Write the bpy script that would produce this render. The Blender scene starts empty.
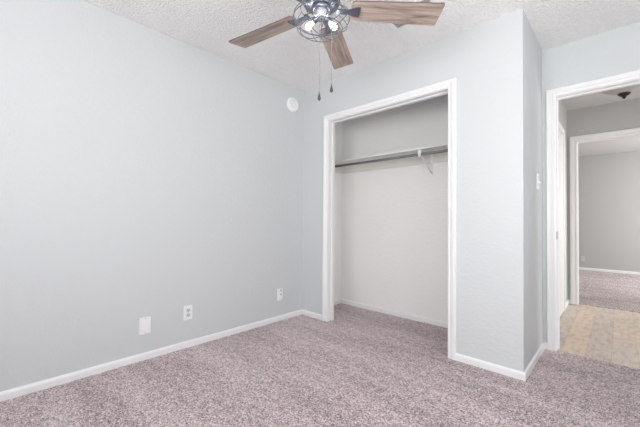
import bpy, bmesh, math, random
from mathutils import Vector, Matrix
random.seed(7)
S = bpy.context.scene
PI = math.pi
col = S.collection

# ------------------------------------------------------------------ camera
F, CXP, CYP = 319.82, 320.0, 214.54
YAW, PITCH, ROLL, CAM_Z = -0.7525, 0.0169, -0.0078, 1.027
cam_data = bpy.data.cameras.new('camera')
cam_data.sensor_width = 36.0
cam_data.lens = F / 640 * 36.0
cam_data.shift_y = (CYP - 213.5) / 640
cam_data.clip_start = 0.02
cam = bpy.data.objects.new('camera', cam_data)
col.objects.link(cam)
_f = Vector((math.sin(YAW), math.cos(YAW), 0)); _r = Vector((math.cos(YAW), -math.sin(YAW), 0)); _u = Vector((0, 0, 1))
_f2 = _f * math.cos(PITCH) + _u * math.sin(PITCH)
_u2 = _u * math.cos(PITCH) - _f * math.sin(PITCH)
# roll: image right = cos*r - sin*u , image up = sin*r + cos*u
_r3 = _r * math.cos(ROLL) - _u2 * math.sin(ROLL)
_u3 = _r * math.sin(ROLL) + _u2 * math.cos(ROLL)
M = Matrix((_r3, _u3, -_f2)).transposed().to_4x4()
M.translation = (0, 0, CAM_Z)
cam.matrix_world = M
S.camera = cam

# ------------------------------------------------------------------ world, lights, exposure
w = bpy.data.worlds.new('sky'); S.world = w; w.use_nodes = True
wn = w.node_tree.nodes; wl = w.node_tree.links
bg = wn['Background']
sky = wn.new('ShaderNodeTexSky'); sky.sky_type = 'HOSEK_WILKIE'
sky.sun_direction = Vector((0.4, 0.5, 0.75)).normalized(); sky.turbidity = 3
wl.new(sky.outputs[0], bg.inputs[0]); bg.inputs[1].default_value = 0.6

def area(name, loc, direction, sx, sy, power, colour=(1, 1, 1)):
    l = bpy.data.lights.new(name, 'AREA'); l.shape = 'RECTANGLE'; l.size = sx; l.size_y = sy
    l.energy = power; l.color = colour
    o = bpy.data.objects.new(name, l); col.objects.link(o)
    o.location = loc
    o.rotation_euler = Vector(direction).to_track_quat('-Z', 'Y').to_euler()
    return o
area('window_daylight_rear', (-0.20, -1.87, 1.35), (0.3, 1, 0.8), 2.0, 1.4, 68, (1.0, 0.994, 0.982))
area('fill_right', (0.97, 1.0, 1.4), (-1, 0.1, 0.45), 1.3, 1.2, 23.5, (1.0, 0.995, 0.985))  # added side fill, flattens the left wall and lifts the nook
area('fill_hall', (3.4, 4.2, 1.1), (-1, 0, -0.25), 1.2, 1.4, 56, (1.0, 0.985, 0.98))  # added fill lamp for the hall; the end wall has no window
area('fill_far_room', (1.94, 7.3, 1.3), (-1, 0, 0), 2.2, 1.6, 62, (1.0, 0.995, 0.99))  # added fill lamp for the far room; its side wall is solid

S.view_settings.view_transform = 'Standard'
S.view_settings.look = 'None'
S.view_settings.gamma = 1.0
S.view_settings.use_curve_mapping = False
S.view_settings.exposure = 0.59
S.cycles.max_bounces = 14
S.cycles.diffuse_bounces = 8
S.cycles.transparent_max_bounces = 16
S.cycles.sample_clamp_indirect = 8

# ------------------------------------------------------------------ materials
def mat(name, colour, rough=0.5, metallic=0.0):
    m = bpy.data.materials.new(name); m.use_nodes = True
    b = m.node_tree.nodes['Principled BSDF']
    b.inputs['Base Color'].default_value = (*colour, 1)
    b.inputs['Roughness'].default_value = rough
    b.inputs['Metallic'].default_value = metallic
    return m, m.node_tree.nodes, m.node_tree.links, b

def objco(n, l, scale=(1, 1, 1), rot=(0, 0, 0)):
    g = n.new('ShaderNodeNewGeometry')
    mp = n.new('ShaderNodeMapping'); mp.inputs['Scale'].default_value = scale; mp.inputs['Rotation'].default_value = rot
    l.new(g.outputs['Position'], mp.inputs[0]); return mp

def add_bump(n, l, b, height, strength, dist):
    bp = n.new('ShaderNodeBump'); bp.inputs['Strength'].default_value = strength; bp.inputs['Distance'].default_value = dist
    l.new(height, bp.inputs['Height']); l.new(bp.outputs[0], b.inputs['Normal']); return bp

def noise(n, l, co, scale, detail=3, rough=0.5):
    t = n.new('ShaderNodeTexNoise'); t.inputs['Scale'].default_value = scale
    t.inputs['Detail'].default_value = detail; t.inputs['Roughness'].default_value = rough
    l.new(co.outputs[0], t.inputs['Vector']); return t

def ramp(n, l, src, stops):
    r = n.new('ShaderNodeValToRGB'); e = r.color_ramp.elements
    while len(e) < len(stops): e.new(0.5)
    for k, (p, c) in enumerate(stops):
        e[k].position = p; e[k].color = (*c, 1)
    l.new(src, r.inputs[0]); return r

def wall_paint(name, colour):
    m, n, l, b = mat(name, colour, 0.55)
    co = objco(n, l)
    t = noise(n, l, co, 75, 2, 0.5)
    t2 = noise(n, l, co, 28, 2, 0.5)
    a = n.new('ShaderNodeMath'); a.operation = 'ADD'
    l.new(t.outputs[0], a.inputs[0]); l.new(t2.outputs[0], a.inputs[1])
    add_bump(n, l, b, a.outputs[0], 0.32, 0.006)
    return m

M_wall = wall_paint('wall_paint_pale_grey', (0.598, 0.625, 0.638))
M_closet = wall_paint('closet_paint_white', (0.85, 0.85, 0.84))
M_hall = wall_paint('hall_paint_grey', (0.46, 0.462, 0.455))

def popcorn():
    m, n, l, b = mat('popcorn_ceiling', (0.92, 0.914, 0.914), 0.9)
    co = objco(n, l)
    t = noise(n, l, co, 60, 4, 0.6)
    v = n.new('ShaderNodeTexVoronoi'); v.inputs['Scale'].default_value = 75; l.new(co.outputs[0], v.inputs['Vector'])
    s = n.new('ShaderNodeMath'); s.operation = 'SUBTRACT'
    l.new(t.outputs[0], s.inputs[0]); l.new(v.outputs['Distance'], s.inputs[1])
    add_bump(n, l, b, s.outputs[0], 0.75, 0.013)
    return m
M_ceil = popcorn()
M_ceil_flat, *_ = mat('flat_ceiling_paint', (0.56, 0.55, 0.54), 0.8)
M_trim, *_ = mat('trim_white_satin', (0.82, 0.82, 0.83), 0.32)
M_trim_warm, *_ = mat('trim_hall_white', (0.76, 0.755, 0.745), 0.4)
M_plastic, *_ = mat('white_plastic', (0.84, 0.84, 0.85), 0.35)
M_paleplate, *_ = mat('pale_grey_plastic', (0.58, 0.58, 0.58), 0.4)
M_recept, *_ = mat('receptacle_plastic', (0.62, 0.62, 0.64), 0.4)
M_dark, *_ = mat('dark_slot', (0.09, 0.09, 0.1), 0.6)
M_grey, *_ = mat('grey_plastic', (0.5, 0.5, 0.52), 0.5)
M_shelf, *_ = mat('painted_shelf', (0.72, 0.72, 0.69), 0.5)
M_rod, *_ = mat('rod_steel', (0.20, 0.20, 0.195), 0.5, 0.2)
M_bronze, *_ = mat('dark_bronze', (0.035, 0.03, 0.027), 0.4, 0.8)
M_fanmetal, *_ = mat('blue_grey_metal', (0.16, 0.175, 0.22), 0.32, 0.75)
M_cage, *_ = mat('cage_wire_metal', (0.10, 0.11, 0.14), 0.5, 0.2)
M_nickel, *_ = mat('satin_nickel', (0.42, 0.42, 0.46), 0.4, 0.8)
M_strike, *_ = mat('strike_steel', (0.16, 0.15, 0.14), 0.45, 0.6)
M_weight, *_ = mat('weight_gunmetal', (0.09, 0.09, 0.095), 0.4, 0.5)
M_chain, *_ = mat('chain_metal', (0.33, 0.33, 0.35), 0.4, 0.7)
M_ventdark, *_ = mat('vent_painted_shade', (0.46, 0.42, 0.39), 0.6)

def carpet(name, tint):
    m, n, l, b = mat(name, (0.4, 0.34, 0.35), 0.95)
    co = objco(n, l)
    t1 = noise(n, l, co, 80, 3, 0.8)
    t2 = noise(n, l, co, 210, 2, 0.6)
    mx = n.new('ShaderNodeMix'); mx.data_type = 'FLOAT'; mx.inputs[0].default_value = 0.45
    l.new(t1.outputs[0], mx.inputs[2]); l.new(t2.outputs[0], mx.inputs[3])
    t3 = noise(n, l, co, 24, 2, 0.5)
    m3 = n.new('ShaderNodeMix'); m3.data_type = 'FLOAT'; m3.inputs[0].default_value = 0.12
    l.new(mx.outputs[0], m3.inputs[2]); l.new(t3.outputs[0], m3.inputs[3]); mx = m3
    big = noise(n, l, objco(n, l, (0.6, 2.6, 1), (0, 0, 0.5)), 1.6, 3, 0.6)
    bm_ = n.new('ShaderNodeMapRange'); bm_.inputs[1].default_value = 0.3; bm_.inputs[2].default_value = 0.7
    bm_.inputs[3].default_value = -0.02; bm_.inputs[4].default_value = 0.02
    l.new(big.outputs[0], bm_.inputs[0])
    ad = n.new('ShaderNodeMath'); ad.operation = 'ADD'
    l.new(mx.outputs[0], ad.inputs[0]); l.new(bm_.outputs[0], ad.inputs[1])
    stops = [(0.41, (0.045, 0.031, 0.033)), (0.458, (0.24, 0.180, 0.189)), (0.51, (0.57, 0.455, 0.470)), (0.56, (0.92, 0.785, 0.80))]
    r = ramp(n, l, ad.outputs[0], [(p, tuple(a * t for a, t in zip(c, tint))) for p, c in stops])
    l.new(r.outputs[0], b.inputs['Base Color'])
    b.inputs['Specular IOR Level'].default_value = 0.1
    b.inputs['Sheen Weight'].default_value = 0.25
    b.inputs['Sheen Roughness'].default_value = 0.6
    add_bump(n, l, b, mx.outputs[0], 0.8, 0.02)
    return m
M_carpet = carpet('mauve_grey_carpet', (1, 1, 1))
M_carpet_far = carpet('mauve_carpet_light_tint', (0.95, 0.98, 0.94))  # same carpet, greyed in colour to carry the far room's light

PLX = -0.35
def planks():
    m, n, l, b = mat('oak_vinyl_planks', (0.5, 0.42, 0.34), 0.45)
    co = objco(n, l, (1, 1, 1), (0, 0, PI / 2)); co.inputs['Location'].default_value = (PLX, 0.05, 0)
    br = n.new('ShaderNodeTexBrick')
    br.offset = 0.37; br.offset_frequency = 2
    br.inputs['Color1'].default_value = (0, 0, 0, 1); br.inputs['Color2'].default_value = (1, 1, 1, 1)
    br.inputs['Mortar'].default_value = (0.5, 0.5, 0.5, 1)
    br.inputs['Scale'].default_value = 1.0
    br.inputs['Mortar Size'].default_value = 0.0
    br.inputs['Brick Width'].default_value = 0.95; br.inputs['Row Height'].default_value = 0.15
    l.new(co.outputs[0], br.inputs['Vector'])
    r = ramp(n, l, br.outputs['Color'], [(0.05, (0.68, 0.55, 0.45)), (0.35, (0.64, 0.55, 0.475)), (0.62, (0.55, 0.49, 0.445)), (0.95, (0.61, 0.54, 0.485))])
    g = noise(n, l, objco(n, l, (9, 3.0, 1)), 2.6, 6, 0.7)
    g2 = ramp(n, l, g.outputs[0], [(0.32, (0.74, 0.71, 0.68)), (0.5, (1.0, 0.99, 0.98)), (0.7, (1.15, 1.15, 1.15))])
    mx = n.new('ShaderNodeMix'); mx.data_type = 'RGBA'; mx.blend_type = 'MULTIPLY'; mx.inputs[0].default_value = 1
    l.new(r.outputs[0], mx.inputs[6]); l.new(g2.outputs[0], mx.inputs[7])
    br2 = n.new('ShaderNodeTexBrick'); br2.offset = 0.37; br2.offset_frequency = 2
    br2.inputs['Color1'].default_value = (1, 1, 1, 1); br2.inputs['Color2'].default_value = (1, 1, 1, 1)
    br2.inputs['Mortar'].default_value = (0.7, 0.67, 0.64, 1); br2.inputs['Scale'].default_value = 1.0
    br2.inputs['Mortar Size'].default_value = 0.0012
    br2.inputs['Brick Width'].default_value = 0.95; br2.inputs['Row Height'].default_value = 0.15
    l.new(co.outputs[0], br2.inputs['Vector'])
    m2 = n.new('ShaderNodeMix'); m2.data_type = 'RGBA'; m2.blend_type = 'MULTIPLY'; m2.inputs[0].default_value = 1
    l.new(mx.outputs[2], m2.inputs[6]); l.new(br2.outputs['Color'], m2.inputs[7])
    l.new(m2.outputs[2], b.inputs['Base Color'])
    return m
M_planks = planks()

def blade_wood():
    m, n, l, b = mat('weathered_oak_blade', (0.4, 0.3, 0.24), 0.5)
    tc = n.new('ShaderNodeTexCoord'); mp = n.new('ShaderNodeMapping'); mp.inputs['Scale'].default_value = (2.2, 26, 26)
    oi = n.new('ShaderNodeObjectInfo')
    va = n.new('ShaderNodeVectorMath'); va.operation = 'ADD'
    vm = n.new('ShaderNodeVectorMath'); vm.operation = 'SCALE'; vm.inputs['Scale'].default_value = 7.0
    l.new(oi.outputs['Random'], vm.inputs[0])
    l.new(tc.outputs['Object'], mp.inputs[0]); l.new(mp.outputs[0], va.inputs[0]); l.new(vm.outputs[0], va.inputs[1])
    t = n.new('ShaderNodeTexNoise'); t.inputs['Scale'].default_value = 1.6; t.inputs['Detail'].default_value = 6
    t.inputs['Roughness'].default_value = 0.65; t.inputs['Distortion'].default_value = 0.6
    l.new(va.outputs[0], t.inputs['Vector'])
    r = ramp(n, l, t.outputs[0], [(0.3, (0.12, 0.09, 0.075)), (0.43, (0.30, 0.235, 0.20)), (0.55, (0.43, 0.345, 0.295)), (0.72, (0.56, 0.465, 0.405))])
    l.new(r.outputs[0], b.inputs['Base Color'])
    return m
M_blade = blade_wood()
M_bladeedge, *_ = mat('blade_edge_brown', (0.13, 0.09, 0.075), 0.6)

def clear_glass(name, tint=(1, 1, 1), gl=0.12):
    m = bpy.data.materials.new(name); m.use_nodes = True
    n = m.node_tree.nodes; l = m.node_tree.links
    n.remove(n['Principled BSDF']); out = n['Material Output']
    tr = n.new('ShaderNodeBsdfTransparent'); tr.inputs[0].default_value = (*tint, 1)
    g = n.new('ShaderNodeBsdfGlossy'); g.inputs['Roughness'].default_value = 0.05
    lw = n.new('ShaderNodeLayerWeight'); lw.inputs['Blend'].default_value = 0.35
    mu = n.new('ShaderNodeMath'); mu.operation = 'MULTIPLY_ADD'; mu.inputs[1].default_value = 0.5; mu.inputs[2].default_value = gl * 0.5
    l.new(lw.outputs['Facing'], mu.inputs[0])
    mx = n.new('ShaderNodeMixShader'); l.new(mu.outputs[0], mx.inputs[0])
    l.new(tr.outputs[0], mx.inputs[1]); l.new(g.outputs[0], mx.inputs[2]); l.new(mx.outputs[0], out.inputs[0])
    return m
M_bulb = clear_glass('bulb_clear_glass', (0.93, 0.94, 0.96))
M_pane = clear_glass('window_pane_glass')
M_fil, n_, l_, b_ = mat('lit_filament', (1, 1, 1))
b_.inputs['Emission Color'].default_value = (1, 0.97, 0.92, 1); b_.inputs['Emission Strength'].default_value = 3.5
M_bowl, n_, l_, b_ = mat('frosted_glass_bowl', (0.47, 0.46, 0.45), 0.35)
b_.inputs['Transmission Weight'].default_value = 0.15

# ------------------------------------------------------------------ mesh helpers
def box(bm, x0, x1, y0, y1, z0, z1, bevel=0.0, seg=2):
    r = bmesh.ops.create_cube(bm, size=1)
    vs = r['verts']
    for v in vs:
        v.co = Vector(((x0 + x1) / 2 + v.co.x * (x1 - x0), (y0 + y1) / 2 + v.co.y * (y1 - y0), (z0 + z1) / 2 + v.co.z * (z1 - z0)))
    if bevel:
        es = list({e for v in vs for e in v.link_edges})
        bmesh.ops.bevel(bm, geom=es, offset=bevel, segments=seg, affect='EDGES', profile=0.5)

def prism(bm, pts, vec):
    """closed polygon (list of 3D points) pushed along vec"""
    a = [bm.verts.new(p) for p in pts]; b = [bm.verts.new(Vector(p) + Vector(vec)) for p in pts]
    n = len(pts)
    bm.faces.new(a[::-1]); bm.faces.new(b)
    for i in range(n):
        bm.faces.new((a[i], a[(i + 1) % n], b[(i + 1) % n], b[i]))

def tube(bm, pts, r, seg=8, closed=False, taper=None):
    pts = [Vector(p) for p in pts]; n = len(pts); rings = []
    prev = None
    for i, p in enumerate(pts):
        if closed: d = pts[(i + 1) % n] - pts[i - 1]
        else: d = pts[min(i + 1, n - 1)] - pts[max(i - 1, 0)]
        d.normalize()
        if prev is None:
            ref = Vector((0, 0, 1)) if abs(d.z) < 0.9 else Vector((1, 0, 0))
            u = d.cross(ref).normalized()
        else:
            u = (prev - d * prev.dot(d)).normalized()
        prev = u; v = d.cross(u)
        rr = r if taper is None else taper[i]
        rings.append([bm.verts.new(p + (u * math.cos(2 * PI * k / seg) + v * math.sin(2 * PI * k / seg)) * rr) for k in range(seg)])
    m = n if closed else n - 1
    for i in range(m):
        A, B = rings[i], rings[(i + 1) % n]
        for k in range(seg):
            bm.faces.new((A[k], A[(k + 1) % seg], B[(k + 1) % seg], B[k]))
    if not closed:
        bm.faces.new(rings[0][::-1]); bm.faces.new(rings[-1])

def lathe(bm, prof, seg=32, mtx=None):
    """profile of (radius, z)"""
    mtx = mtx or Matrix()
    rings = []
    for (r, z) in prof:
        if r < 1e-6: rings.append([bm.verts.new(mtx @ Vector((0, 0, z)))])
        else: rings.append([bm.verts.new(mtx @ Vector((r * math.cos(2 * PI * k / seg), r * math.sin(2 * PI * k / seg), z))) for k in range(seg)])
    for A, B in zip(rings, rings[1:]):
        for k in range(seg):
            k2 = (k + 1) % seg
            if len(A) == 1 and len(B) == 1: continue
            if len(A) == 1: bm.faces.new((A[0], B[k2], B[k]))
            elif len(B) == 1: bm.faces.new((A[k], A[k2], B[0]))
            else: bm.faces.new((A[k], A[k2], B[k2], B[k]))

def obj(name, bm, material, parent=None, smooth=False, label=None):
    bmesh.ops.recalc_face_normals(bm, faces=bm.faces)
    me = bpy.data.meshes.new(name); bm.to_mesh(me); bm.free()
    for mm in (material if isinstance(material, (list, tuple)) else [material]): me.materials.append(mm)
    if smooth:
        for p in me.polygons: p.use_smooth = True
    o = bpy.data.objects.new(name, me); col.objects.link(o)
    if parent: o.parent = parent
    if label: o['label'] = label
    return o

def struct(name, bm, material, parent=None, label=None, smooth=False):
    o = obj(name, bm, material, parent, smooth, label)
    if parent is None: o['kind'] = 'structure'
    return o

def tag(o, label, cat, group=None):
    o['label'] = label; o['category'] = cat
    if group: o['group'] = group
    return o

def thing(name, label, cat, loc=(0, 0, 0), rot=(0, 0, 0), group=None):
    o = bpy.data.objects.new(name, None); col.objects.link(o)
    o.empty_display_size = 0.05
    o.location = loc; o.rotation_euler = rot
    return tag(o, label, cat, group)

def boxes(*bs):
    bm = bmesh.new()
    for b in bs: box(bm, *b)
    return bm

# ------------------------------------------------------------------ dimensions (metres)
H = 2.44
L, B, R, D = -2.535, 2.434, -0.459, 3.156
T = 0.10
XR, YR = 1.0, -1.9            # right and rear walls of the bedroom
CB = 3.10                     # closet back wall
CX0, CX1, CZ = -2.167, -0.946, 2.041      # closet opening
DX0, DX1, DZ = -0.372, 0.395, 2.036       # bedroom doorway
HX0, HY = -0.482, 5.10        # hall left wall, hall far wall
HXE = 3.5
FX0, FX1, FY = -2.5, 2.0, 8.9 # far room

# ------------------------------------------------------------------ floors and ceilings
struct('floor', boxes((L - T, XR + T, YR - T, 3.18, -0.06, 0)), M_carpet, label='mauve grey cut pile carpet of the bedroom and closet')
struct('floor_hall', boxes((HX0 - 0.9, HXE + T, 3.18, 5.17, -0.06, -0.004)), M_planks, label='tan and grey wood look plank floor of the hall')
struct('floor_far_room', boxes((FX0 - T, FX1 + T, 5.17, FY + T, -0.06, 0)), M_carpet_far, label='carpet of the far room, tinted greyer for its light')
struct('ceiling', boxes((L - T, XR + T, YR - T, D + 0.05, H, H + 0.06)), M_ceil, label='white popcorn textured bedroom ceiling')
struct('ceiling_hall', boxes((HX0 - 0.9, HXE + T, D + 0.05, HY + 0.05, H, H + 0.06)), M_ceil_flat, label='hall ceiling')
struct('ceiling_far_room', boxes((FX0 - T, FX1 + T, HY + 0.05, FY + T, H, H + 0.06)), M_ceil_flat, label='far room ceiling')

# ------------------------------------------------------------------ walls
struct('wall_left', boxes((L - T, L, YR - T, CB + T, 0, H)), M_wall, label='plain pale grey textured wall on the left')
bm = bmesh.new()
box(bm, L, CX0, B, B + T, 0, H)
prism(bm, [(CX1, B, 0), (R - 0.005, B, 0), (R, B + 0.005, 0), (R, D, 0), (R - T, D, 0), (R - T, B + T, 0), (CX1, B + T, 0)], (0, 0, H))
box(bm, CX0, CX1, B, B + T, CZ, H)
struct('wall_back', bm, M_wall, label='pale grey wall around the closet opening, turning back to the door')
# inside of the closet: its own paint, thin boards against the wall backs
struct('wall_closet', boxes((L, R - T, CB, CB + T, 0, H), (L, CX0, B + T, B + T + 0.004, 0, H),
                            (L, L + 0.004, B + T + 0.004, CB, 0, H), (R - T - 0.004, R - T, B + T + 0.004, CB, 0, H)), M_closet,
       label='off white inner wall of the closet')
bm = bmesh.new()
box(bm, R - T, DX0, D, D + T, 0, H); box(bm, DX0, DX1, D, D + T, DZ, H); box(bm, DX1, HXE + T, D, D + T, 0, H)
struct('wall_door', bm, M_wall, label='pale grey wall around the bedroom doorway')
struct('wall_right', boxes((XR, XR + T, YR - T, 0.35, 0, H), (XR, XR + T, 1.65, D, 0, H), (XR, XR + T, 0.35, 1.65, 0, 0.8), (XR, XR + T, 0.35, 1.65, 2.0, H)), M_wall)
struct('wall_rear', boxes((L - T, -1.25, YR - T, YR, 0, H), (0.85, XR, YR - T, YR, 0, H), (-1.25, 0.85, YR - T, YR, 0, 0.65), (-1.25, 0.85, YR - T, YR, 2.05, H)), M_wall)
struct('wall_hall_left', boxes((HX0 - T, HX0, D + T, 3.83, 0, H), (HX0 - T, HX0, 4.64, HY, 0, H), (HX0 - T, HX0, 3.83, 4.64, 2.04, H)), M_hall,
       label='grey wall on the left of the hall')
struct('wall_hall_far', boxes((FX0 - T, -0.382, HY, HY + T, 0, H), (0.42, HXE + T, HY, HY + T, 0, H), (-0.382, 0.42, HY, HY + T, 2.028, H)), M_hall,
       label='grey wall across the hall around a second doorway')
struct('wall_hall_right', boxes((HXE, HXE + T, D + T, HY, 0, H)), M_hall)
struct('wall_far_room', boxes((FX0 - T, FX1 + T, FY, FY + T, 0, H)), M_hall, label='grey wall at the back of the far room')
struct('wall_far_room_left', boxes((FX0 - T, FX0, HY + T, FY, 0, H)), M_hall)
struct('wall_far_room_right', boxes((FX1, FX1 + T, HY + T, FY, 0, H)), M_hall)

# unseen bedroom windows: main daylight at the rear, right one added to even it
def window(name, axis, c, a0, a1, z0, z1):
    bm = bmesh.new(); t = 0.05
    def bx(a, b, zz0, zz1, d0=0.02, d1=0.07):
        if axis == 'y': box(bm, a, b, c - d1, c - d0, zz0, zz1)
        else: box(bm, c + d0, c + d1, a, b, zz0, zz1)
    bx(a0, a0 + t, z0, z1); bx(a1 - t, a1, z0, z1); bx(a0 + t, a1 - t, z0, z0 + t); bx(a0 + t, a1 - t, z1 - t, z1)
    mid = (a0 + a1) / 2; bx(mid - 0.025, mid + 0.025, z0 + t, z1 - t)
    f = struct(name, bm, M_trim)
    bm = bmesh.new()
    bx(a0 + t, mid - 0.025, z0 + t, z1 - t, 0.04, 0.045); bx(mid + 0.025, a1 - t, z0 + t, z1 - t, 0.04, 0.045)
    obj('pane', bm, M_pane, f)
window('window_1', 'y', YR, -1.25, 0.85, 0.65, 2.05)
window('added_window', 'x', XR, 0.35, 1.65, 0.8, 2.0)  # added out of view to go with the side fill

# ------------------------------------------------------------------ baseboards (rounded top profile)
BH, BT = 0.051, 0.013
def base(name, segs, m=M_trim, label=None):
    """segs: (p, q, outward normal) on the floor; extruded profile"""
    bm = bmesh.new()
    for (p, q, nrm) in segs:
        p = Vector((*p, 0)); q = Vector((*q, 0)); nv = Vector((*nrm, 0))
        prof = [(0, 0), (BT, 0), (BT, BH * 0.72), (BT * 0.8, BH * 0.86), (BT * 0.45, BH * 0.95), (0, BH)]
        prism(bm, [p + nv * a + Vector((0, 0, z)) for a, z in prof], q - p)
    return struct(name, bm, m, label=label)
base('baseboard_left', [((L, YR), (L, B), (1, 0))], label='white baseboard along the left wall')
base('baseboard_back', [((L + BT, B), (CX0 - 0.058, B), (0, -1)), ((CX1 + 0.058, B), (R + BT, B), (0, -1)), ((R, B), (R, D), (1, 0))],
     label='white baseboard beside the closet and round the corner')
base('baseboard_door', [((R + BT, D), (DX0 - 0.06, D), (0, -1)), ((DX1 + 0.06, D), (XR, D), (0, -1))])
base('baseboard_closet', [((L + 0.004, B + T + 0.004), (L + 0.004, CB), (1, 0)), ((L + 0.004 + BT, CB), (R - T - 0.004, CB), (0, -1))],
     label='white baseboard inside the closet')
base('baseboard_hall', [((HX0, 4.70), (HX0, HY), (1, 0)), ((HX0 + BT, HY), (-0.44, HY), (0, -1))], M_trim_warm, label='white baseboard in the hall corner')
base('baseboard_far_room', [((FX0, FY), (FX1, FY), (0, -1))], M_trim, label='white baseboard of the far room')
base('baseboard_right', [((XR, YR), (XR, D), (-1, 0))])
base('baseboard_rear', [((L + BT, YR), (XR, YR), (0, 1))])

# ------------------------------------------------------------------ casings and jambs
def casing(name, x0, x1, zt, ywall, facing, width, m, depth, jamb_to, label, stop=True):
    """moulded casing round an opening in a wall at y=ywall whose face looks to -y, with jamb lining"""
    bm = bmesh.new()
    # stepped profile (distance outward from the opening edge, thickness)
    prof = [(0.0, 0.0), (0.0, 0.008), (width * 0.04, 0.011), (width * 0.20, 0.012), (width * 0.24, 0.006), (width * 0.34, 0.006), (width * 0.40, 0.012), (width * 0.60, 0.018), (width * 0.92, 0.019), (width, 0.014), (width, 0.0)]
    path = [(x0, 0, -1, 0), (x0, zt, -1, 1), (x1, zt, 1, 1), (x1, 0, 1, 0)]
    rings = []
    for (px, pz, ox, oz) in path:
        rings.append([bm.verts.new((px + ox * a, ywall - t, pz + oz * a)) for a, t in prof])
    for A, C in zip(rings, rings[1:]):
        for k in range(len(prof)):
            k2 = (k + 1) % len(prof)
            bm.faces.new((A[k], A[k2], C[k2], C[k]))
    bm.faces.new(rings[0]); bm.faces.new(rings[-1][::-1])
    o = struct(name, bm, m, label=label)
    j = 0.016
    bm = bmesh.new()
    y0 = ywall - 0.002
    # jamb boards inside the opening, set back 4 mm behind the casing edge
    box(bm, x0 - 0.004 , x0 + 0.004, y0, jamb_to, 0, zt + 0.004); box(bm, x1 - 0.004, x1 + 0.004, y0, jamb_to, 0, zt + 0.004)
    box(bm, x0 + 0.004, x1 - 0.004, y0, jamb_to, zt - 0.004, zt + 0.004)
    ob = obj('jamb', bm, m, o)
    if stop:
        bm = bmesh.new(); ym = (ywall + jamb_to) / 2
        box(bm, x0 + 0.004, x0 + 0.014, ym - 0.005, ym + 0.03, 0, zt - 0.004, 0.002)
        box(bm, x1 - 0.014, x1 - 0.004, ym - 0.005, ym + 0.03, 0, zt - 0.004, 0.002)
        box(bm, x0 + 0.014, x1 - 0.014, ym - 0.005, ym + 0.03, zt - 0.014, zt - 0.004, 0.002)
        obj('stop_moulding', bm, m, o)
    return o
casing('trim_1', CX0, CX1, CZ, B, -1, 0.058, M_trim, 0.018, B + T, 'white moulded trim round the closet opening')
tr2 = casing('trim_2', DX0, DX1, DZ, D, -1, 0.059, M_trim, 0.018, D + T, 'white moulded trim round the bedroom doorway')
casing('trim_3', -0.382, 0.42, 2.028, HY, -1, 0.072, M_trim_warm, 0.018, HY + T, 'white moulded trim round the doorway across the hall', stop=False)
# strike plate in the left jamb of the bedroom doorway
bm = bmesh.new()
box(bm, DX0 + 0.004, DX0 + 0.0065, D + 0.008, D + 0.036, 0.885, 0.948, 0.001)
obj('strike_plate', bm, M_strike, tr2, label='small steel strike plate')

# white door in the left wall of the hall
bm = boxes((HX0 - 0.04, HX0 + 0.012, 3.85, 4.62, 0.008, 2.02))
dr = struct('door_1', bm, M_trim_warm, label='closed white door in the left wall of the hall')
bm = bmesh.new()
for (y0, y1) in ((3.765, 3.83), (4.64, 4.705)): box(bm, HX0, HX0 + 0.018, y0, y1, 0, 2.04, 0.003)
box(bm, HX0, HX0 + 0.018, 3.765, 4.705, 2.04, 2.105, 0.003)
box(bm, HX0 - T, HX0, 4.62, 4.64, 0, 2.04); box(bm, HX0 - T, HX0, 3.83, 3.85, 0, 2.04); box(bm, HX0 - T, HX0, 3.85, 4.62, 2.02, 2.04)
obj('door_frame', bm, M_trim_warm, dr)

# ------------------------------------------------------------------ closet shelf, rod, bracket
SZ = 1.711; SY = 2.80
xl, xr = L + 0.004, R - T - 0.004
sh = thing('closet_shelf', 'long white painted shelf running across the top of the open closet', 'shelf', ((xl + xr) / 2, CB, SZ))
def local(o, bm):
    bmesh.ops.translate(bm, verts=bm.verts, vec=-Vector(o.location)); return bm
bm = bmesh.new(); box(bm, xl, xr, SY, CB, SZ - 0.019, SZ, 0.002); obj('shelf_board', local(sh, bm), M_shelf, sh)

zc0, zc1 = SZ - 0.019 - 0.089, SZ - 0.019
bm = bmesh.new()
box(bm, xl, xr, CB - 0.018, CB, zc0, zc1, 0.002)
box(bm, xl, xl + 0.018, SY + 0.01, CB - 0.018, zc0, zc1, 0.002)
box(bm, xr - 0.018, xr, SY + 0.01, CB - 0.018, zc0, zc1, 0.002)
struct('trim_4', bm, M_shelf, label='painted support strip round the closet walls under the shelf')

RY, RZ, RR = 2.835, 1.652, 0.013
rod = thing('closet_rod', 'grey metal hanging rod under the closet shelf', 'clothes rod', ((xl + xr) / 2, RY, RZ))
bm = bmesh.new(); tube(bm, [(xl + 0.018, RY, RZ), (xr - 0.018, RY, RZ)], RR, 20); obj('bar', local(rod, bm), M_rod, rod, True)
for x0, x1 in ((xl + 0.018, xl + 0.030), (xr - 0.030, xr - 0.018)):
    bm = bmesh.new(); tube(bm, [(x0, RY, RZ), (x1, RY, RZ)], 0.027, 24); obj('rod_socket', local(rod, bm), M_plastic, rod, False)

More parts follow.
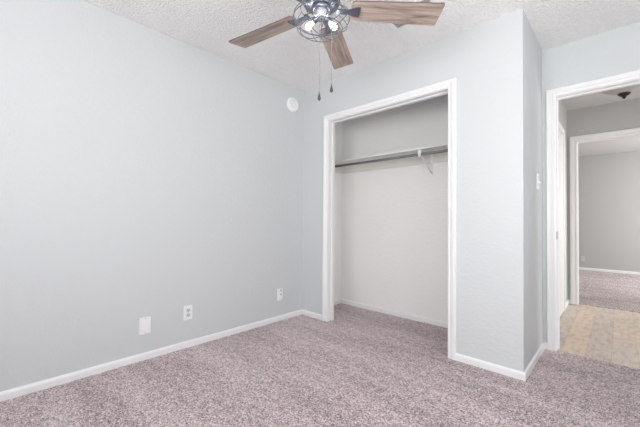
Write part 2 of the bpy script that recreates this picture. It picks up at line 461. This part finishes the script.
bx_ = -1.365
br = thing('rod_bracket', 'white metal bracket holding up the closet shelf and rod', 'bracket', (bx_, CB - 0.018, 1.692))
bm = bmesh.new()
box(bm, bx_ - 0.013, bx_ + 0.013, CB - 0.022, CB - 0.018, 1.60, 1.690, 0.001)
box(bm, bx_ - 0.013, bx_ + 0.013, CB - 0.004, CB, 1.49, 1.602, 0.001)
obj('wall_leg', local(br, bm), M_plastic, br)
bm = bmesh.new(); box(bm, bx_ - 0.012, bx_ + 0.012, SY + 0.02, CB - 0.018, 1.6885, 1.692, 0.001); obj('top_arm', local(br, bm), M_plastic, br)
bm = bmesh.new()
pts = [(bx_, CB - 0.006, 1.50), (bx_, 3.02, 1.535), (bx_, 2.93, 1.60), (bx_, RY + 0.022, RZ - 0.012)]
tube(bm, pts, 0.007, 8)
obj('brace', local(br, bm), M_plastic, br, True)
bm = bmesh.new()
pts = [(bx_, RY + (RR + 0.006) * math.cos(a), RZ + (RR + 0.006) * math.sin(a)) for a in [math.radians(d) for d in range(-10, -200, -15)]]
prof = [Vector(p) for p in pts]
for i in range(len(prof) - 1):
    a, b2 = prof[i], prof[i + 1]
    c_ = Vector((bx_, RY, RZ)); na = (a - c_).normalized() * 0.004; nb = (b2 - c_).normalized() * 0.004
    prism(bm, [a - Vector((0.014, 0, 0)), b2 - Vector((0.014, 0, 0)), b2 + nb - Vector((0.014, 0, 0)), a + na - Vector((0.014, 0, 0))], (0.028, 0, 0))
box(bm, bx_ - 0.014, bx_ + 0.014, RY - RR - 0.010, RY - RR - 0.0055, RZ - 0.01, 1.690)
obj('hook', local(br, bm), M_plastic, br)

# ------------------------------------------------------------------ wall plates on the left wall
def plate_bm(w, h, t=0.006, bev=0.0025):
    bm = bmesh.new(); box(bm, 0, t, -w / 2, w / 2, -h / 2, h / 2, bev); return bm
def screw(parent, y, z, x=0.006):
    bm = bmesh.new(); lathe(bm, [(0.0035, 0), (0.0035, 0.0008), (0.002, 0.0014), (0, 0.0014)], 12, Matrix.Translation((x, y, z)) @ Matrix.Rotation(PI / 2, 4, 'Y'))
    obj('screw', bm, M_grey, parent, True)

def duplex(loc, rotz, label, M_plastic=M_plastic):
    o = thing('wall_outlet', label, 'outlet', loc, (0, 0, rotz))
    obj('plate', plate_bm(0.070, 0.114), M_plastic, o)
    for s in (1, -1):
        bm = bmesh.new()
        n = 20; pts = []
        for k in range(n):
            a = 2 * PI * k / n
            pts.append((0.0055, max(-0.0165, min(0.0165, 0.0185 * math.cos(a))), s * 0.0195 + max(-0.0135, min(0.0135, 0.0165 * math.sin(a)))))
        prism(bm, pts, (0.003, 0, 0))
        f = obj('receptacle', bm, M_recept, o)
        bm = bmesh.new()
        for yy, hh in ((-0.0065, 0.009), (0.0065, 0.0075)):
            box(bm, 0.008, 0.0092, yy - 0.0018, yy + 0.0018, s * 0.0195 + 0.003 - hh / 2, s * 0.0195 + 0.003 + hh / 2)
        lathe(bm, [(0.003, 0), (0.003, 0.001), (0, 0.001)], 10, Matrix.Translation((0.0082, 0, s * 0.0195 - 0.008)) @ Matrix.Rotation(PI / 2, 4, 'Y'))
        obj('slot', bm, M_dark, f)
    screw(o, 0, 0)
    return o
duplex((L, 1.164, 0.276), 0, 'white duplex wall outlet just right of the blank square plate')

o = thing('blank_wall_plate', 'white blank square cover plate low on the left wall', 'wall plate', (L, 0.845, 0.247))
obj('plate', plate_bm(0.078, 0.121, 0.010, 0.003), M_plastic, o)
bm = bmesh.new(); box(bm, 0.009, 0.0125, -0.028, 0.028, -0.046, 0.046, 0.0015); obj('cover', bm, M_plastic, o)
for s in (1, -1):
    screw(o, 0, s * 0.053, 0.010)

o = thing('jack_plate', 'small white jack plate with dark ports, nearest the closet', 'wall plate', (L, 2.116, 0.268))
obj('plate', plate_bm(0.070, 0.114, 0.007), M_plastic, o)
for z in (0.037, -0.003):
    bm = bmesh.new(); box(bm, 0.0065, 0.0085, -0.001, 0.017, z - 0.010, z + 0.010, 0.001); f = obj('port', bm, M_plastic, o)
    bm = bmesh.new(); box(bm, 0.008, 0.0092, 0.002, 0.014, z - 0.007, z + 0.007); obj('opening', bm, M_dark, f)
bm = bmesh.new(); box(bm, 0.006, 0.026, -0.028, 0.004, -0.062, -0.038, 0.003); obj('cable_plug', bm, M_plastic, o)
bm = bmesh.new(); box(bm, 0.0065, 0.0095, 0.005, 0.015, -0.055, -0.040, 0.001); obj('port', bm, M_dark, o)

# outlet on the back wall of the far room
duplex((-0.575, FY, 0.235), -PI / 2, 'tiny pale outlet on the back wall of the far room', M_paleplate)

# light switch on the closet's side wall
o = thing('light_switch', 'white light switch on the wall corner beside the bedroom doorway', 'light switch', (R, 2.935, 1.335))
obj('plate', plate_bm(0.076, 0.122), M_plastic, o)
bm = bmesh.new(); box(bm, 0.005, 0.008, -0.0085, 0.0085, -0.019, 0.019, 0.001); f = obj('surround', bm, M_plastic, o)
bm = bmesh.new(); prism(bm, [(0.007, -0.005, -0.009), (0.007, -0.005, 0.009), (0.021, -0.004, -0.006), (0.022, -0.004, -0.014)][::1], (0, 0.010, 0)); obj('toggle', bm, M_plastic, o)
for s in (1, -1): screw(o, 0, s * 0.03)

# round detector high on the left wall
o = thing('smoke_detector', 'round white detector high on the left wall near the corner', 'smoke detector', (L, 2.262, 2.247), (0, PI / 2, 0))
bm = bmesh.new(); lathe(bm, [(0, 0), (0.077, 0), (0.079, 0.004), (0.077, 0.010), (0.072, 0.012)], 40); obj('base', bm, M_plastic, o, True)
bm = bmesh.new(); lathe(bm, [(0.072, 0.011), (0.073, 0.020), (0.069, 0.027), (0.058, 0.030), (0.030, 0.0315), (0.029, 0.0300), (0.014, 0.0300), (0.013, 0.032), (0, 0.032)], 40)
obj('cover', bm, M_plastic, o, True)
bm = bmesh.new(); box(bm, -0.040, -0.033, -0.022, 0.022, 0.030, 0.0318); obj('slot', bm, M_grey, o)

# ------------------------------------------------------------------ ceiling vent
vx0, vx1, vy0, vy1 = -1.205, -0.845, 1.885, 2.110
o = thing('ceiling_vent', 'white louvred air vent in the ceiling, half hidden by a fan blade', 'air vent', ((vx0 + vx1) / 2, (vy0 + vy1) / 2, H))
cx_, cy_ = (vx0 + vx1) / 2, (vy0 + vy1) / 2
hx, hy = (vx1 - vx0) / 2, (vy1 - vy0) / 2
bm = bmesh.new(); fr = 0.03
for b_ in ((-hx, hx, hy - fr, hy), (-hx, hx, -hy, -hy + fr), (-hx, -hx + fr, -hy + fr, hy - fr), (hx - fr, hx, -hy + fr, hy - fr)):
    box(bm, b_[0], b_[1], b_[2], b_[3], -0.010, 0, 0.003)
obj('frame', bm, M_plastic, o)
bm = bmesh.new(); box(bm, -hx + fr, hx - fr, -hy + fr, hy - fr, -0.002, 0); obj('duct_shade_panel', bm, M_ventdark, o)  # flat sheet; the dark of the duct is put into its colour
ns = 6
for k in range(ns):
    y = -hy + fr + (k + 0.5) * (2 * hy - 2 * fr) / ns
    bm = bmesh.new(); t = 0.006
    prism(bm, [(-hx + fr, y - 0.010, -0.013), (-hx + fr, y + 0.006, -0.003), (-hx + fr, y + 0.0075, -0.003), (-hx + fr, y - 0.0085, -0.013)], (2 * hx - 2 * fr, 0, 0))
    obj('louvre', bm, M_plastic, o)

# ------------------------------------------------------------------ ceiling fan
FXc, FYc, ZB = -1.186, 1.265, 2.180
fan = thing('ceiling_fan', 'five bladed ceiling fan with weathered wood blades and caged light', 'ceiling fan', (FXc, FYc, H))
def fz(z): return z - H
bm = bmesh.new(); lathe(bm, [(0, 0), (0.072, 0), (0.074, -0.012), (0.066, -0.045), (0.040, -0.062), (0.018, -0.068), (0, -0.068)], 40); obj('canopy', bm, M_fanmetal, fan, True)
bm = bmesh.new(); tube(bm, [(0, 0, -0.06), (0, 0, -0.135)], 0.0125, 16); obj('downrod', bm, M_fanmetal, fan, True)
bm = bmesh.new(); lathe(bm, [(0, -0.125), (0.03, -0.125), (0.075, -0.140), (0.098, -0.158), (0.102, -0.185), (0.102, -0.222), (0.092, -0.240), (0.060, -0.246), (0, -0.246)], 48)
obj('motor_housing', bm, M_fanmetal, fan, True)
# switch cup and light fitter under the motor
bm = bmesh.new(); lathe(bm, [(0, -0.243), (0.052, -0.243), (0.052, -0.262), (0.048, -0.266), (0.046, -0.268), (0, -0.268)], 40); obj('switch_housing', bm, M_fanmetal, fan, True)
bm = bmesh.new(); lathe(bm, [(0, -0.266), (0.040, -0.266), (0.044, -0.282), (0.038, -0.300), (0.018, -0.309), (0, -0.310)], 40)
obj('light_fitter', bm, M_nickel, fan, True)

def rounded_blade(r0, r1, w0, w1, t, rc):
    pts = []
    def arc(cx, cy, a0, a1, r, n=6):
        for k in range(n + 1):
            a = a0 + (a1 - a0) * k / n; pts.append((cx + r * math.cos(a), cy + r * math.sin(a)))
    arc(r1 - rc, w1 / 2 - rc, PI / 2, 0, rc); arc(r1 - rc, -w1 / 2 + rc, 0, -PI / 2, rc)
    arc(r0 + rc * 1.6, -w0 / 2 + rc * 1.6, -PI / 2, -PI, rc * 1.6); arc(r0 + rc * 1.6, w0 / 2 - rc * 1.6, PI, PI / 2, rc * 1.6)
    bm = bmesh.new()
    prism(bm, [(x, y, -t / 2) for x, y in pts], (0, 0, t))
    return bm
PT = -0.1943
blade_me = None; iron_me = None
for k in range(5):
    a = 3.320 - k * math.radians(72)
    rot = Matrix.Rotation(a, 4, 'Z') @ Matrix.Rotation(PT, 4, 'X')
    if k == 0:
        bm = rounded_blade(0.165, 0.664, 0.128, 0.150, 0.007, 0.012)
        o = obj('blade', bm, [M_blade, M_bladeedge], fan)
        for p in o.data.polygons:
            if abs(p.normal.z) < 0.5: p.material_index = 1
        blade_me = o.data
        bm = bmesh.new()
        prism(bm, [(0.085, -0.016, -0.012), (0.15, -0.014, -0.012), (0.19, -0.030, -0.012), (0.212, -0.030, -0.012), (0.212, 0.030, -0.012), (0.19, 0.030, -0.012), (0.15, 0.014, -0.012), (0.085, 0.016, -0.012)], (0, 0, 0.0075))
        for sx, sy in ((0.202, 0.018), (0.202, -0.018), (0.188, 0)):
            lathe(bm, [(0.005, 0), (0.005, -0.003), (0, -0.004)], 10, Matrix.Translation((sx, sy, -0.012)))
        i_ = obj('blade_iron', bm, M_fanmetal, o)
        iron_me = i_.data
    else:
        o = bpy.data.objects.new('blade', blade_me); col.objects.link(o); o.parent = fan
        i_ = bpy.data.objects.new('blade_iron', iron_me); col.objects.link(i_); i_.parent = o
    o.matrix_local = Matrix.Translation((0, 0, fz(ZB))) @ rot

# wire cage
CA, CC, CZc = 0.154, 0.088, fz(2.125)
WR = 0.0022
top_t = math.asin(0.060 / CC)
cage = None
bm = bmesh.new()
tube(bm, [(CA * math.cos(2 * PI * k / 64), CA * math.sin(2 * PI * k / 64), CZc) for k in range(64)], WR, 6, True)
cage = obj('cage', bm, M_cage, fan, True)
for t in (-0.72, top_t):
    bm = bmesh.new()
    r = CA * math.cos(t); z = CZc + CC * math.sin(t)
    tube(bm, [(r * math.cos(2 * PI * k / 56), r * math.sin(2 * PI * k / 56), z) for k in range(56)], WR, 6, True)
    obj('ring_wire', bm, M_cage, cage, True)
for k in range(8):
    az = math.radians(12) + k * PI / 4
    pts = []
    for s in range(21):
        t = -PI / 2 + (top_t + PI / 2) * s / 20
        tw = az + 0.55 * (s / 20 - 0.5)
        r = CA * math.cos(t)
        pts.append((r * math.cos(tw), r * math.sin(tw), CZc + CC * math.sin(t)))
    bm = bmesh.new(); tube(bm, pts, WR, 6); obj('rib_wire', bm, M_cage, cage, True)
# spokes that tie the cage to the housing
for k in range(4):
    az = math.radians(12) + k * PI / 2
    r = CA * math.cos(top_t)
    bm = bmesh.new(); tube(bm, [(0.05 * math.cos(az), 0.05 * math.sin(az), fz(2.185)), (r * math.cos(az), r * math.sin(az), fz(2.185))], 0.003, 6); obj('spoke', bm, M_cage, cage, True)
bm = bmesh.new(); lathe(bm, [(0, 0.010), (0.006, 0.010), (0.0075, 0.002), (0.010, -0.001), (0.007, -0.007), (0.003, -0.013), (0, -0.015)], 20, Matrix.Translation((0, 0, CZc - CC)))
obj('finial', bm, M_fanmetal, cage, True)
bm = bmesh.new(); tube(bm, [(0, 0, fz(2.13)), (0, 0, CZc - CC + 0.008)], 0.003, 8); obj('center_rod', bm, M_fanmetal, cage, True)

# three splayed bulbs
for k, azd in enumerate((-47, 73, 193)):
    az = math.radians(azd)
    d = Vector((math.cos(az) * math.cos(math.radians(-28)), math.sin(az) * math.cos(math.radians(-28)), math.sin(math.radians(-28))))
    q = Vector((0, 0, 1)).rotation_difference(d).to_matrix().to_4x4()
    mt = Matrix.Translation(Vector((0, 0, fz(2.155))) + d * 0.026) @ q
    bm = bmesh.new(); lathe(bm, [(0, 0), (0.014, 0), (0.0165, 0.004), (0.0165, 0.026), (0.014, 0.030), (0, 0.030)], 24, mt); sk = obj('lamp_socket', bm, M_fanmetal, fan, True)
    bm = bmesh.new(); lathe(bm, [(0.012, 0.029), (0.013, 0.036), (0.019, 0.048), (0.0245, 0.062), (0.025, 0.071), (0.021, 0.083), (0.012, 0.091), (0, 0.094)], 28, mt); bu = obj('bulb', bm, M_bulb, sk, True)
    bm = bmesh.new(); lathe(bm, [(0, 0.046), (0.004, 0.049), (0.008, 0.058), (0.0085, 0.066), (0.006, 0.073), (0, 0.075)], 16, mt); obj('filament', bm, M_fil, bu, True)
    pl = bpy.data.lights.new('bulb_light', 'POINT'); pl.energy = 0.45; pl.shadow_soft_size = 0.03; pl.color = (1, 0.97, 0.93)
    po = bpy.data.objects.new('bulb_light', pl); col.objects.link(po); po.parent = fan; po.location = mt @ Vector((0, 0, 0.066))

# two pull chains with tear-drop weights
for (wx, wy, ztop, zb) in ((-1.203, 1.271, 2.175, 1.728), (-1.154, 1.317, 2.175, 1.773)):
    x, y = wx - FXc, wy - FYc
    bm = bmesh.new()
    z = fz(ztop)
    tube(bm, [(x, y, z), (x, y, fz(zb))], 0.0011, 6)
    nb = int((ztop - zb) / 0.012)
    for i in range(nb):
        bmesh.ops.create_icosphere(bm, subdivisions=1, radius=0.0019, matrix=Matrix.Translation((x, y, z - 0.006 - i * 0.012)))
    ch = obj('pull_chain', bm, M_chain, fan, True)
    bm = bmesh.new(); lathe(bm, [(0, 0.006), (0.002, 0.004), (0.003, -0.006), (0.0065, -0.020), (0.0095, -0.030), (0.0085, -0.038), (0.004, -0.043), (0, -0.044)], 18, Matrix.Translation((x, y, fz(zb))))
    obj('chain_weight', bm, M_weight, ch, True)

# ------------------------------------------------------------------ hall ceiling light
o = thing('hall_ceiling_light', 'frosted glass bowl ceiling light with dark bronze finial in the hall', 'ceiling light', (0.04, 4.2, H))
bm = bmesh.new(); lathe(bm, [(0, 0), (0.085, 0), (0.09, -0.01), (0.075, -0.03), (0.03, -0.045), (0, -0.045)], 36); obj('canopy', bm, M_bronze, o, True)
bm = bmesh.new(); tube(bm, [(0, 0, -0.04), (0, 0, -0.20)], 0.006, 10); obj('stem', bm, M_bronze, o, True)
bm = bmesh.new(); lathe(bm, [(0.19, -0.085), (0.185, -0.100), (0.155, -0.130), (0.11, -0.158), (0.06, -0.178), (0.012, -0.188), (0.012, -0.184), (0.06, -0.173), (0.108, -0.153), (0.15, -0.126), (0.18, -0.098), (0.186, -0.085), (0.19, -0.085)], 48)
obj('glass_bowl', bm, M_bowl, o, True)
bm = bmesh.new(); lathe(bm, [(0, -0.182), (0.045, -0.182), (0.046, -0.189), (0.036, -0.200), (0.022, -0.207), (0.013, -0.212), (0.017, -0.217), (0.012, -0.226), (0.004, -0.233), (0, -0.234)], 28)
obj('finial', bm, M_bronze, o, True)
